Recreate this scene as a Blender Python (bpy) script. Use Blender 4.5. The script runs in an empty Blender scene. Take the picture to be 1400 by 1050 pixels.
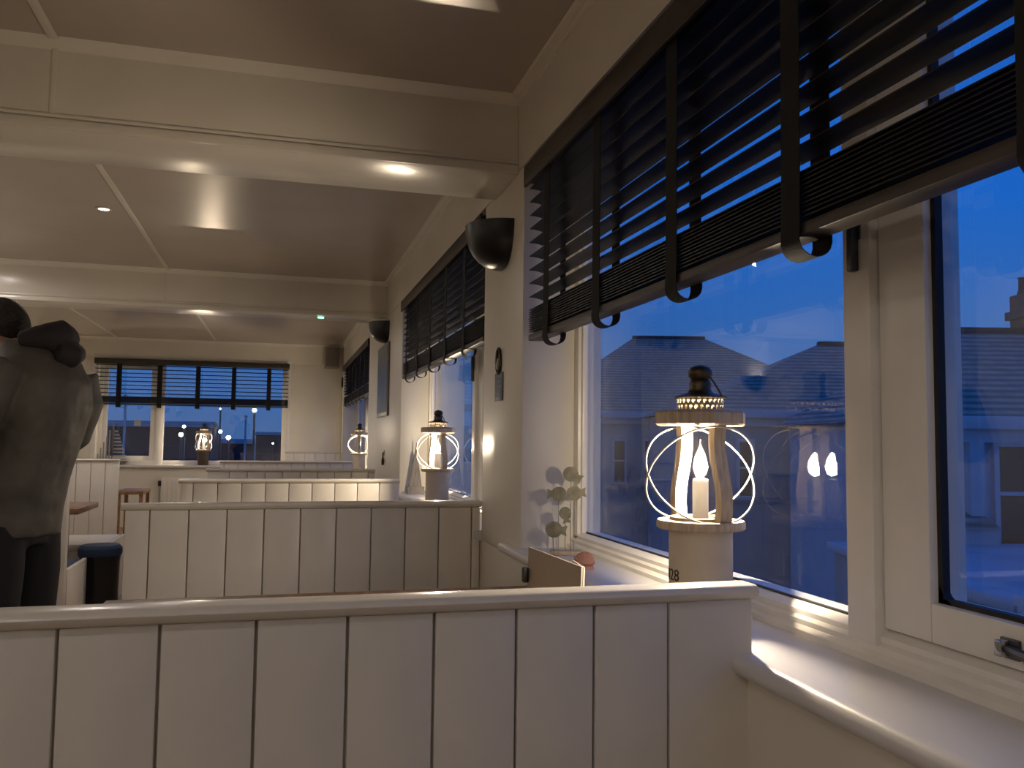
import bpy, bmesh, math, random
from mathutils import Matrix, Vector
random.seed(7)
C = bpy.context.scene.collection
SC = bpy.context.scene
PI = math.pi

# ------------------------------------------------------------------ camera
F, VPX, VPY, SL, H = 1150.0, 382.0, 598.0, 0.012, 1.2
_Y = Vector((VPX-700, -(VPY-525), -F)).normalized()
_P = Vector((VPX+1000-700, -(VPY+1000*SL-525), -F))
_Z = _P.cross(_Y).normalized()
_X = _Y.cross(_Z)
RW = Matrix((_X, _Y, _Z))                      # camera space -> room space
CP = Vector((0, 0, H))
cd = bpy.data.cameras.new('camera')
cd.sensor_fit = 'HORIZONTAL'; cd.sensor_width = 36.0; cd.lens = F/1400*36.0
cd.clip_start = .02; cd.clip_end = 600
cam = bpy.data.objects.new('camera', cd); C.objects.link(cam)
cam.matrix_world = Matrix.Translation(CP) @ RW.to_4x4()
SC.camera = cam

def at_depth(px, py, d):                       # pixel + distance along the view axis -> room point
    return CP + RW @ (Vector((px-700, -(py-525), -F))*(d/F))
def at_y(px, py, y):                           # pixel + plane y -> room point
    v = RW @ Vector((px-700, -(py-525), -F)); return CP + v*(y/v.y)

# ------------------------------------------------------------------ world, exposure
SC.view_settings.view_transform = 'Standard'
SC.view_settings.look = 'None'
SC.view_settings.gamma = 1.0
SC.view_settings.exposure = 0.0
SC.view_settings.use_curve_mapping = False
try:
    SC.cycles.use_denoising = True
    SC.cycles.transparent_max_bounces = 32
    SC.cycles.max_bounces = 12; SC.cycles.diffuse_bounces = 6
    SC.cycles.sample_clamp_indirect = 3.0
except Exception:
    pass
w = bpy.data.worlds.new('dusk_sky'); SC.world = w; w.use_nodes = True
nt = w.node_tree; nt.nodes.clear()
o_ = nt.nodes.new('ShaderNodeOutputWorld'); b_ = nt.nodes.new('ShaderNodeBackground')
tc = nt.nodes.new('ShaderNodeTexCoord'); sx = nt.nodes.new('ShaderNodeSeparateXYZ')
rp = nt.nodes.new('ShaderNodeValToRGB')
nz = nt.nodes.new('ShaderNodeTexNoise'); nz.inputs['Scale'].default_value = 3.0
ad = nt.nodes.new('ShaderNodeMath'); ad.operation = 'MULTIPLY_ADD'; ad.inputs[1].default_value = .08
nt.links.new(tc.outputs['Generated'], sx.inputs[0]); nt.links.new(tc.outputs['Generated'], nz.inputs['Vector'])
nt.links.new(nz.outputs['Fac'], ad.inputs[0]); nt.links.new(sx.outputs['Z'], ad.inputs[2])
nt.links.new(ad.outputs[0], rp.inputs[0])
cr = rp.color_ramp
cr.elements[0].position = 0.0; cr.elements[0].color = (.060, .135, .330, 1)
cr.elements[1].position = 0.6; cr.elements[1].color = (.016, .115, .560, 1)
e = cr.elements.new(.14); e.color = (.045, .160, .480, 1)
e = cr.elements.new(.30); e.color = (.013, .150, .660, 1)
nt.links.new(rp.outputs[0], b_.inputs[0]); b_.inputs[1].default_value = 1.0
nt.links.new(b_.outputs[0], o_.inputs[0])

DOWN_W = 18.0          # ceiling downlights
UP_W = 7.0            # added fill uplighters on the unseen aisle-side wall
LAMP_W = 31.0           # lantern bulbs

# ------------------------------------------------------------------ materials
MATS = {}
def mat(name, col, rough=.5, metal=0, var=.06, vscale=6, bump=.0, bscale=40, spec=.5, coat=0):
    if name in MATS: return MATS[name]
    m = bpy.data.materials.new(name); m.use_nodes = True; n = m.node_tree
    p = n.nodes['Principled BSDF']
    p.inputs['Roughness'].default_value = rough; p.inputs['Metallic'].default_value = metal
    p.inputs['Specular IOR Level'].default_value = spec
    if coat: p.inputs['Coat Weight'].default_value = coat; p.inputs['Coat Roughness'].default_value = .12
    tc = n.nodes.new('ShaderNodeTexCoord')
    nz = n.nodes.new('ShaderNodeTexNoise'); nz.inputs['Scale'].default_value = vscale; nz.inputs['Detail'].default_value = 5
    n.links.new(tc.outputs['Object'], nz.inputs['Vector'])
    r = n.nodes.new('ShaderNodeValToRGB')
    a = [max(0, c*(1-var)) for c in col]; b = [min(1, c*(1+var)) for c in col]
    r.color_ramp.elements[0].position = .3; r.color_ramp.elements[1].position = .7
    r.color_ramp.elements[0].color = (*a, 1); r.color_ramp.elements[1].color = (*b, 1)
    n.links.new(nz.outputs['Fac'], r.inputs[0]); n.links.new(r.outputs[0], p.inputs['Base Color'])
    if bump:
        bz = n.nodes.new('ShaderNodeTexNoise'); bz.inputs['Scale'].default_value = bscale; bz.inputs['Detail'].default_value = 3
        n.links.new(tc.outputs['Object'], bz.inputs['Vector'])
        bp = n.nodes.new('ShaderNodeBump'); bp.inputs['Strength'].default_value = bump; bp.inputs['Distance'].default_value = .01
        n.links.new(bz.outputs['Fac'], bp.inputs['Height']); n.links.new(bp.outputs[0], p.inputs['Normal'])
    MATS[name] = m; return m

def wood(name, c1, c2, rough=.5, axis='Z', scale=9):
    if name in MATS: return MATS[name]
    m = bpy.data.materials.new(name); m.use_nodes = True; n = m.node_tree
    p = n.nodes['Principled BSDF']; p.inputs['Roughness'].default_value = rough
    tc = n.nodes.new('ShaderNodeTexCoord'); mp = n.nodes.new('ShaderNodeMapping')
    s = {'X': (.12, 1, 1), 'Y': (1, .12, 1), 'Z': (1, 1, .12)}[axis]
    mp.inputs['Scale'].default_value = [v*scale for v in s]
    nz = n.nodes.new('ShaderNodeTexNoise'); nz.inputs['Scale'].default_value = 4; nz.inputs['Detail'].default_value = 8
    r = n.nodes.new('ShaderNodeValToRGB')
    r.color_ramp.elements[0].position = .35; r.color_ramp.elements[1].position = .68
    r.color_ramp.elements[0].color = (*c1, 1); r.color_ramp.elements[1].color = (*c2, 1)
    n.links.new(tc.outputs['Object'], mp.inputs[0]); n.links.new(mp.outputs[0], nz.inputs['Vector'])
    n.links.new(nz.outputs['Fac'], r.inputs[0]); n.links.new(r.outputs[0], p.inputs['Base Color'])
    MATS[name] = m; return m

def thin_glass(name, r0=.04, tint=(1, 1, 1), rough=.0):
    m = bpy.data.materials.new(name); m.use_nodes = True; n = m.node_tree; n.nodes.clear()
    out = n.nodes.new('ShaderNodeOutputMaterial'); mx = n.nodes.new('ShaderNodeMixShader')
    tr = n.nodes.new('ShaderNodeBsdfTransparent'); gl = n.nodes.new('ShaderNodeBsdfGlossy')
    tr.inputs[0].default_value = (*tint, 1); gl.inputs['Roughness'].default_value = rough
    ge = n.nodes.new('ShaderNodeNewGeometry')
    dt = n.nodes.new('ShaderNodeVectorMath'); dt.operation = 'DOT_PRODUCT'
    n.links.new(ge.outputs['Incoming'], dt.inputs[0]); n.links.new(ge.outputs['Normal'], dt.inputs[1])
    ab = n.nodes.new('ShaderNodeMath'); ab.operation = 'ABSOLUTE'; n.links.new(dt.outputs['Value'], ab.inputs[0])
    su = n.nodes.new('ShaderNodeMath'); su.operation = 'SUBTRACT'; su.inputs[0].default_value = 1; n.links.new(ab.outputs[0], su.inputs[1])
    pw = n.nodes.new('ShaderNodeMath'); pw.operation = 'POWER'; pw.inputs[1].default_value = 5; n.links.new(su.outputs[0], pw.inputs[0])
    ma = n.nodes.new('ShaderNodeMath'); ma.operation = 'MULTIPLY_ADD'; ma.inputs[1].default_value = 1-r0; ma.inputs[2].default_value = r0
    n.links.new(pw.outputs[0], ma.inputs[0])
    n.links.new(ma.outputs[0], mx.inputs[0]); n.links.new(tr.outputs[0], mx.inputs[1]); n.links.new(gl.outputs[0], mx.inputs[2])
    n.links.new(mx.outputs[0], out.inputs[0]); MATS[name] = m; return m

def glow(name, col, strength, clear=False):
    m = bpy.data.materials.new(name); m.use_nodes = True; n = m.node_tree; n.nodes.clear()
    out = n.nodes.new('ShaderNodeOutputMaterial'); em = n.nodes.new('ShaderNodeEmission')
    em.inputs[0].default_value = (*col, 1); em.inputs[1].default_value = strength
    if clear:
        tr = n.nodes.new('ShaderNodeBsdfTransparent'); a = n.nodes.new('ShaderNodeAddShader')
        n.links.new(tr.outputs[0], a.inputs[0]); n.links.new(em.outputs[0], a.inputs[1]); n.links.new(a.outputs[0], out.inputs[0])
    else: n.links.new(em.outputs[0], out.inputs[0])
    MATS[name] = m; return m

PAINT = mat('wall_paint', (.77, .73, .64), .38, var=.04, vscale=2.5, bump=.05, bscale=14)
GLOSS = mat('gloss_paint', (.79, .75, .67), .24, var=.04, vscale=3, bump=.05, bscale=22)
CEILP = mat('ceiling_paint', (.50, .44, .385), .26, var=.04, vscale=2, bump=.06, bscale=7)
BOARD = mat('board_paint', (.74, .70, .64), .34, var=.05, vscale=5, bump=.08, bscale=18)
FRAME = mat('frame_paint', (.87, .84, .79), .30, var=.05, vscale=5, bump=.06, bscale=30)
SILLM = mat('sill_paint', (.70, .68, .68), .30, var=.05, vscale=4, bump=.05, bscale=25)
BLIND = mat('blind_slat', (.011, .0095, .011), .42, var=.25, vscale=8, bump=.05, bscale=60, spec=.3)
TAPE = mat('blind_tape', (.0035, .003, .0035), .85, var=.2, bump=.2, bscale=300)
RAILM = wood('blind_rail', (.020, .014, .010), (.050, .036, .027), .45, 'Y')
BLACK = mat('black_plastic', (.006, .006, .008), .32, var=.2)
RUBBER = mat('black_gasket', (.012, .012, .014), .6, var=.2)
STEEL = mat('dark_steel', (.10, .10, .11), .3, metal=.9, var=.1)
CHROME = mat('worn_chrome', (.42, .42, .43), .25, metal=1, var=.1)
GLASS = thin_glass('window_glass', .08, (.97, .98, .98))
LGLASS = thin_glass('lamp_glass', .05, (1, .99, .97))
LWOOD = wood('lantern_wood', (.36, .28, .20), (.50, .41, .31), .55, 'Z', 30)
LDRUM = mat('lantern_drum', (.48, .42, .35), .55, var=.06, vscale=12, bump=.08, bscale=60)
LDARK = mat('lantern_metal', (.07, .055, .035), .35, metal=.7, var=.2, vscale=20)
LWIRE = mat('lantern_wire', (.72, .68, .60), .35, metal=.3)
CANDLE = mat('candle_tube', (.78, .76, .72), .5)
INK = mat('black_ink', (.015, .012, .01), .7)
FILA = glow('bulb_core', (1, .80, .48), 55, clear=True)
OAK = wood('oak_top', (.22, .11, .05), (.36, .20, .10), .4, 'Y')
SEAT = mat('blue_upholstery', (.020, .045, .11), .7, var=.15, bump=.2, bscale=120)
FLOORM = wood('floor_boards', (.20, .14, .09), (.32, .23, .15), .45, 'Y', 5)

# ------------------------------------------------------------------ mesh helpers
class B:
    """collects shapes, then links them as one mesh object"""
    def __init__(s): s.bm = bmesh.new()
    def box(s, x0, x1, y0, y1, z0, z1, bev=0, seg=2):
        r = bmesh.ops.create_cube(s.bm, size=1)['verts']
        for v in r:
            v.co = Vector(((x0+x1)/2+v.co.x*(x1-x0), (y0+y1)/2+v.co.y*(y1-y0), (z0+z1)/2+v.co.z*(z1-z0)))
        if bev:
            es = list({e for v in r for e in v.link_edges})
            bmesh.ops.bevel(s.bm, geom=es, offset=bev, segments=seg, affect='EDGES', profile=.5)
        return s
    def prism(s, pts, off):                      # polygon points (3D) + extrusion vector
        off = Vector(off); a = [s.bm.verts.new(p) for p in pts]; b = [s.bm.verts.new(Vector(p)+off) for p in pts]
        n = len(pts); s.bm.faces.new(a); s.bm.faces.new(b[::-1])
        for i in range(n): s.bm.faces.new((a[i], b[i], b[(i+1) % n], a[(i+1) % n]))
        return s
    def lathe(s, prof, n=32, c=(0, 0, 0), closed=False):
        c = Vector(c); rings = []
        for r, z in prof:
            if r < 1e-6: rings.append([s.bm.verts.new(c+Vector((0, 0, z)))])
            else: rings.append([s.bm.verts.new(c+Vector((r*math.cos(2*PI*i/n), r*math.sin(2*PI*i/n), z))) for i in range(n)])
        pairs = list(zip(rings, rings[1:])) + ([(rings[-1], rings[0])] if closed else [])
        for a, b in pairs:
            for i in range(n):
                j = (i+1) % n
                if len(a) == 1 and len(b) == 1: continue
                if len(a) == 1: s.bm.faces.new((a[0], b[i], b[j]))
                elif len(b) == 1: s.bm.faces.new((a[i], b[0], a[j]))
                else: s.bm.faces.new((a[i], b[i], b[j], a[j]))
        return s
    def tube(s, pts, r, n=10, closed=False):
        pts = [Vector(p) for p in pts]; m = len(pts); rings = []
        rr = r if isinstance(r, (list, tuple)) else [r]*m
        nrm = None
        for i, p in enumerate(pts):
            a = pts[i-1] if (i or closed) else p; b = pts[(i+1) % m] if (i < m-1 or closed) else p
            t = (b-a).normalized()
            if nrm is None: nrm = t.orthogonal().normalized()
            nrm = (nrm - t*nrm.dot(t)).normalized(); q = t.cross(nrm)
            rings.append([s.bm.verts.new(p+(nrm*math.cos(2*PI*k/n)+q*math.sin(2*PI*k/n))*rr[i]) for k in range(n)])
        for i in range(m if closed else m-1):
            a, b = rings[i], rings[(i+1) % m]
            sh = 0
            if closed and i == m-1:
                sh = min(range(n), key=lambda k: (a[0].co-b[k].co).length)
            for k in range(n): s.bm.faces.new((a[k], b[(k+sh) % n], b[(k+1+sh) % n], a[(k+1) % n]))
        if not closed: s.bm.faces.new(rings[0][::-1]); s.bm.faces.new(rings[-1])
        return s
    def loft(s, rings, cap=True):                # rings: lists of points, same count
        R = [[s.bm.verts.new(p) for p in r] for r in rings]; n = len(R[0])
        for a, b in zip(R, R[1:]):
            for i in range(n): s.bm.faces.new((a[i], a[(i+1) % n], b[(i+1) % n], b[i]))
        if cap: s.bm.faces.new(R[0][::-1]); s.bm.faces.new(R[-1])
        return s
    def mesh(s, name, m, smooth=None):
        bmesh.ops.recalc_face_normals(s.bm, faces=s.bm.faces[:])
        me = bpy.data.meshes.new(name); s.bm.to_mesh(me); s.bm.free()
        me.materials.append(m)
        if smooth is not None:
            for p in me.polygons: p.use_smooth = True
            me.set_sharp_from_angle(angle=math.radians(smooth))
        return me
    def build(s, name, m, parent=None, smooth=40, loc=None):
        o = bpy.data.objects.new(name, s.mesh(name, m, smooth)); C.objects.link(o)
        if parent: o.parent = parent
        if loc: o.location = loc
        return o
def inst(name, me, parent=None, loc=(0, 0, 0), rot=(0, 0, 0)):
    o = bpy.data.objects.new(name, me); C.objects.link(o); o.parent = parent; o.location = loc; o.rotation_euler = rot
    return o
def tag(o, label=None, cat=None, group=None, kind=None):
    if label: o['label'] = label
    if cat: o['category'] = cat
    if group: o['group'] = group
    if kind: o['kind'] = kind
    return o
def thing(name, label, cat, loc=(0, 0, 0), rz=0, group=None, kind=None):
    o = bpy.data.objects.new(name, None); o.empty_display_size = .1; C.objects.link(o)
    o.location = loc; o.rotation_euler = (0, 0, rz); return tag(o, label, cat, group, kind)
def struct(name, b, m, label, smooth=40):
    return tag(b.build(name, m, None, smooth), label, name.split('_')[0], None, 'structure')

# ------------------------------------------------------------------ room shell
WX = .84            # room face of the right wall
FX = 1.04           # room face of the window frames
YF = 12.1           # room face of the far wall
ZC = 2.5            # ceiling
ZS = .815            # window sill top
ZH = 2.215          # window head
XL, YB = -3.0, -4.2
OPEN = [(.30, 2.92), (3.52, 6.08), (8.40, 11.90)]
struct('floor', B().box(XL-.1, WX+.3, YB-.1, YF+.3, -.1, 0), FLOORM, 'dark timber boarded floor of the dining room')
struct('wall_left', B().box(XL-.15, XL, YB-.1, YF+.3, 0, ZC), PAINT, 'cream painted wall on the aisle side of the room')
struct('wall_back', B().box(XL-.1, WX+.3, YB-.15, YB, 0, ZC), PAINT, 'cream painted wall behind the front booth')
b = B()
b.box(WX, WX+.30, YB, YF+.3, 0, ZS-.04)
b.box(WX, WX+.30, YB, YF+.3, ZH, ZC)
ys = [YB] + [v for o in OPEN for v in o] + [YF+.3]
for i in range(0, len(ys), 2): b.box(WX, WX+.30, ys[i], ys[i+1], ZS-.04, ZH, .008)
struct('wall_right', b, PAINT, 'cream painted long wall with three blinded windows')
fx0, fx1 = -2.32, .07
b = B()
b.box(XL, WX, YF, YF+.3, 0, ZS-.04).box(XL, WX, YF, YF+.3, ZH, ZC)
b.box(XL, fx0, YF, YF+.3, ZS-.04, ZH, .006).box(fx1, WX, YF, YF+.3, ZS-.04, ZH, .006)
struct('wall_far', b, PAINT, 'cream painted end wall with the harbour window')

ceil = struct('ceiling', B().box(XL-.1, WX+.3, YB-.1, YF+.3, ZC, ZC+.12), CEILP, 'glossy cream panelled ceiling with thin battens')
def batten(x, y0, y1): B().box(x-.016, x+.016, y0, y1, ZC-.010, ZC, .004).build('batten', GLOSS, ceil)
for x in (-.75, -1.97, -3.2): batten(x, YB, 2.98)
for x in (-.875, -2.1, -3.3): batten(x, 3.37, 6.95)
for x in (-.875, -2.1, -3.3): batten(x, 7.32, YF)
for y0, y1 in ((YB, 2.98), (3.37, 6.95), (7.32, YF)):
    B().prism([(WX, y0, ZC), (WX-.035, y0, ZC), (WX-.030, y0, ZC-.010), (WX-.012, y0, ZC-.016), (WX-.008, y0, ZC-.034), (WX, y0, ZC-.036)], (0, y1-y0, 0)).build('cornice', GLOSS, ceil)
B().prism([(XL, YF, ZC), (XL, YF-.035, ZC), (XL, YF-.012, ZC-.016), (XL, YF, ZC-.036)], (WX-XL, 0, 0)).build('cornice', GLOSS, ceil)

def beam(n, y0, y1, joints, label):
    t = thing('trim_%d' % n, label, 'beam', (0, 0, 0), kind='structure')
    B().box(XL, WX, y0, y1, 2.2, ZC, .004).build('beam_body', GLOSS, t)
    B().box(XL, WX, y0-.012, y0+.004, 2.2, 2.232, .004).build('lower_moulding', GLOSS, t)
    B().box(XL, WX, y0-.007, y0+.004, 2.238, 2.250, .003).build('bead', GLOSS, t)
    B().prism([(XL, y0, ZC), (XL, y0-.030, ZC), (XL, y0-.024, ZC-.012), (XL, y0-.008, ZC-.020), (XL, y0, ZC-.036)], (WX-XL, 0, 0)).build('cove', GLOSS, t)
    for x in joints: B().box(x-.008, x+.008, y0-.004, y0+.004, 2.25, ZC-.03, .002).build('joint_strip', GLOSS, t)
    return t
beam(1, 3.0, 3.355, (-.75, -1.97, -3.2), 'wide painted ceiling beam nearest, crossing above the second partition')
beam(2, 6.97, 7.31, (-.89, .126, -2.1), 'painted ceiling beam further back with the green indicator')

# ------------------------------------------------------------------ windows along the right wall
def stepped_rail(y0, y1, name, parent):          # bottom member of the outer frame with its two beads
    B().prism([(FX-.022, y0, ZS), (FX-.022, y0, ZS+.012), (FX-.010, y0, ZS+.020), (FX-.010, y0, ZS+.030), (FX, y0, ZS+.036), (FX, y0, ZS+.046),
               (FX+.02, y0, ZS+.056), (FX+.09, y0, ZS+.056), (FX+.09, y0, ZS)], (0, y1-y0, 0)).build(name, FRAME, parent, 25)
def right_window(n, y0, y1, ym, label, latch=True):
    t = thing('window_%d' % n, label, 'window', kind='structure')
    # sill with rounded nose
    pr = [(FX+.1, 0, ZS-.045), (FX+.1, 0, ZS), (WX-.006, 0, ZS)]
    for k in range(9):
        a = PI/2 + PI*k/8; pr.append((WX-.010+.022*math.cos(a), 0, ZS-.020+.020*math.sin(a)))
    pr.append((WX+.02, 0, ZS-.045))
    b = B()
    # body lies inside the opening, the nose runs past it on both sides
    b.prism([(p[0], y0, p[2]) for p in pr], (0, y1-y0, 0))
    pr2 = [(WX, 0, ZS-.040), (WX, 0, ZS)] + pr[3:-1]
    b.prism([(p[0], y1, p[2]) for p in pr2], (0, .20 if n == 1 else .10, 0))
    b.build('sill', SILLM, t)
    ze = ZH; f0, f1 = FX, FX+.09
    stepped_rail(y0, y1, 'bottom_rail', t)
    B().box(f0, f1, y1-.045, y1, ZS, ze, .004).build('jamb', FRAME, t)
    B().box(f0, f1, y0, y0+.045, ZS, ze, .004).build('jamb', FRAME, t)
    B().box(f0, f1, y0, y1, ze-.05, ze, .004).build('head_rail', FRAME, t)
    B().box(f0-.012, f1, ym-.038, ym+.038, ZS+.03, ze, .004).build('mullion', FRAME, t)
    zb = ZS+.056
    for yy in (y1-.045, ym+.038):                 # glazing beads of the fixed light
        s = -1 if yy > ym+.1 else 1
        B().box(f0+.012, f0+.03, min(yy, yy+s*.016), max(yy, yy+s*.016), zb, ze-.05, .003).build('glazing_bead', FRAME, t)
    p = B().box(f0+.036, f0+.060, ym+.03, y1-.03, zb-.01, ze-.03).build('pane', GLASS, t)
    B().box(f0+.028, f0+.036, ym+.038, y1-.045, zb-.004, zb+.004).build('gasket', RUBBER, t)
    # opening sash on the near side of the mullion
    s0, s1 = y0+.048, ym-.042
    sa = B()
    sa.box(f0+.004, f1-.01, s1-.112, s1, ZS+.060, ze-.052, .004)
    sa.box(f0+.004, f1-.01, s0, s0+.085, ZS+.060, ze-.052, .004)
    sa.box(f0+.004, f1-.01, s0+.085, s1-.112, ZS+.060, ZS+.125, .004)
    sa.box(f0+.004, f1-.01, s0+.085, s1-.112, ze-.12, ze-.052, .004)
    sash = sa.build('sash', FRAME, t)
    B().box(f0+.036, f0+.060, s0+.075, s1-.075, ZS+.115, ze-.11).build('pane', GLASS, sash)
    g = B()                                        # black rubber round the sash pane
    yy0, yy1, z0, z1 = s0+.085, s1-.112, ZS+.125, ze-.12
    g.box(f0+.020, f0+.035, yy1-.010, yy1, z0, z1).box(f0+.020, f0+.035, yy0, yy0+.010, z0, z1)
    g.box(f0+.020, f0+.035, yy0, yy1, z0, z0+.008).box(f0+.020, f0+.035, yy0, yy1, z1-.008, z1)
    for (cy, sg) in ((yy1, -1), (yy0, 1)):
        g.prism([(f0+.020, cy, z0), (f0+.020, cy+sg*.03, z0), (f0+.020, cy+sg*.015, z0+.011), (f0+.020, cy, z0+.03)], (.015, 0, 0))
    g.build('gasket', RUBBER, sash)
    if latch:
        hl = B().box(f0-.030, f0-.013, ym-.012, ym+.004, 1.52, 1.66, .004).build('window_handle', STEEL, t)
        B().box(f0-.014, f0-.008, ym-.018, ym+.010, 1.58, 1.66, .002).build('handle_plate', CHROME, hl)
    return t
W1 = right_window(1, *OPEN[0], 1.328, 'near painted timber window with lamp reflected in its glass')
W2 = right_window(2, *OPEN[1], 4.53, 'middle window of the long wall beside the oval hook')
W3 = right_window(3, *OPEN[2], 10.60, 'furthest window of the long wall near the corner', latch=False)
# casement stay on the near sash
st = thing('window_stay', 'dark metal casement stay on the near sash bottom rail', 'window stay', (FX+.004, .985, ZS+.086))
B().tube([(-.010, .035, .004), (-.014, 0, .001), (-.015, -.09, -.006), (-.014, -.22, -.010)], [.006, .008, .007, .006], 8).build('arm', STEEL, st)
B().box(-.006, 0, .012, .046, -.012, .018, .002).build('pivot_plate', STEEL, st)
B().box(-.024, -.006, .026, .040, -.008, .016, .003).build('catch', CHROME, st)

# far window
t = thing('window_4', 'two-light window in the end wall facing the dark harbour', 'window', kind='structure')
f0, f1 = YF+.10, YF+.18; zb = ZS+.056; ze = ZH
B().box(fx0, fx1, YF, f1, ZS-.04, ZS, .004).build('sill', SILLM, t)
B().box(fx0-.06, fx1+.06, YF-.085, YF, ZS-.035, ZS, .008).build('sill_nose', SILLM, t)
B().box(fx0, fx1, f0, f1, ZS, zb, .004).build('bottom_rail', FRAME, t)
B().box(fx0, fx1, f0, f1, ze-.05, ze, .004).build('head_rail', FRAME, t)
B().box(fx0, fx0+.05, f0, f1, ZS, ze, .004).build('jamb', FRAME, t)
B().box(fx1-.045, fx1, f0, f1, ZS, ze, .004).build('jamb', FRAME, t)
B().box(-1.61, -1.51, f0-.015, f1, ZS, ze, .004).build('mullion', FRAME, t)
sa = B()
x0, x1 = fx0+.05, -1.61
sa.box(x0, x0+.055, f0+.005, f1, zb, ze-.05, .004).box(x1-.07, x1, f0+.005, f1, zb, ze-.05, .004)
sa.box(x0+.055, x1-.07, f0+.005, f1, zb, zb+.06, .004).box(x0+.055, x1-.07, f0+.005, f1, ze-.12, ze-.05, .004)
sh = sa.build('sash', FRAME, t)
B().box(x0+.045, x1-.06, f0+.03, f0+.05, zb+.05, ze-.11).build('pane', GLASS, sh)
B().box(-1.52, fx1-.035, f0+.03, f0+.05, zb-.01, ze-.04).build('pane', GLASS, t)
B().box(fx0-.06, fx0, YF-.012, YF, ZS, ze+.06, .004).build('architrave', FRAME, t)
B().box(fx1, fx1+.06, YF-.012, YF, ZS, ze+.06, .004).build('architrave', FRAME, t)
B().box(fx0, fx1, YF-.012, YF, ze, ze+.06, .004).build('architrave', FRAME, t)

# ------------------------------------------------------------------ slatted blinds
def blind(label, axis, u0, u1, d0, ztop, zbot, tapes, nopen, nstack, val=True):
    """axis 'y': hangs along the right wall (depth = +x); 'x': along the far wall (depth = +y)"""
    t = thing('venetian_blind', label, 'blind', group='dark wooden venetian blinds')
    def P(u, d, z): return (d0+d, u, z) if axis == 'y' else (u, d0+d, z)
    def bx(bb, ua, ub, da, db, za, zb, bev=0):
        if axis == 'y': bb.box(d0+da, d0+db, ua, ub, za, zb, bev)
        else: bb.box(ua, ub, d0+da, d0+db, za, zb, bev)
        return bb
    if val: bx(B(), u0-.010, u1+.010, -.022, -.010, ztop-.075, ztop, .003).build('valance', RAILM, t)
    bx(B(), u0, u1, -.004, .052, ztop-.062, ztop-.004, .003).build('headrail', BLIND, t)
    L = u1-u0; uc = (u0+u1)/2
    n = 5; sec = []                                # slightly crowned slat section
    for k in range(n+1):
        s = -.025+.05*k/n; sec.append((s, .0025*(1-(s/.025)**2)))
    sec = [(s, z+.0028) for s, z in sec] + [(s, z) for s, z in reversed(sec)]
    bb = B()
    if axis == 'y': bb.prism([(s, -L/2, z) for s, z in sec], (0, L, 0))
    else: bb.prism([(-L/2, s, z) for s, z in sec], (L, 0, 0))
    me = bb.mesh('slat', BLIND, 30)
    th = math.radians(8)
    rail_h = .022
    zs = zbot+rail_h+.006
    stack = [zs+i*.0078 for i in range(nstack)]
    z_hi = ztop-.085; z_lo = stack[-1]+.046
    opn = [z_lo+(z_hi-z_lo)*i/(nopen-1) for i in range(nopen)]
    for i, z in enumerate(stack+opn):
        a = th*(.55 if z in stack else 1)+math.radians(random.uniform(-1.3, 1.3))
        inst('slat', me, t, P(uc+random.uniform(-.003, .003), .025, z), (0, a, 0) if axis == 'y' else (-a, 0, 0))
    bx(B(), u0, u1, -.001, .051, zbot, zbot+rail_h, .004).build('bottom_rail', RAILM, t)
    for u in tapes:
        lp = [(-.004, ztop-.06)]
        lp += [(-.006, zbot+.06), (-.008, zbot-.008)]
        for k in range(1, 8):
            a = PI*k/8; lp.append((.025-.032*math.cos(a), zbot-.010-.026*math.sin(a)))
        lp += [(.058, zbot-.008), (.056, zbot+.06), (.054, ztop-.06)]
        inner = []
        for i, (d, z) in enumerate(lp):
            p0 = lp[max(i-1, 0)]; p1 = lp[min(i+1, len(lp)-1)]
            tx, tz = p1[0]-p0[0], p1[1]-p0[1]; l = math.hypot(tx, tz); inner.append((d-tz/l*.0016, z+tx/l*.0016))
        bb = B(); wv = .027
        R = [[P(u-wv, *a), P(u+wv, *a), P(u+wv, *c), P(u-wv, *c)] for a, c in zip(lp, inner)]
        bb.loft(R).build('ladder_tape', TAPE, t, 30)
    return t
blind('large dark wooden venetian blind hanging over the near window', 'y', .36, 2.855, WX+.004, 2.185, 1.553, (.76, 1.25, 1.71, 2.18, 2.64), 9, 11)
blind('dark venetian blind over the middle window beside the black uplighter', 'y', 3.56, 6.05, WX+.004, 2.195, 1.63, (3.95, 4.42, 4.9, 5.37, 5.85), 9, 11)
blind('small-looking dark venetian blind over the furthest side window', 'y', 8.44, 11.87, WX+.004, 2.20, 1.645, (8.9, 9.4, 9.9, 10.4, 10.9, 11.4), 9, 11)
blind('dark venetian blind across the end wall window above the harbour lights', 'x', fx0-.03, fx1+.03, YF-.075, 2.215, 1.605, (-2.06, -1.56, -1.08, -.62, -.16), 8, 11)

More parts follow.
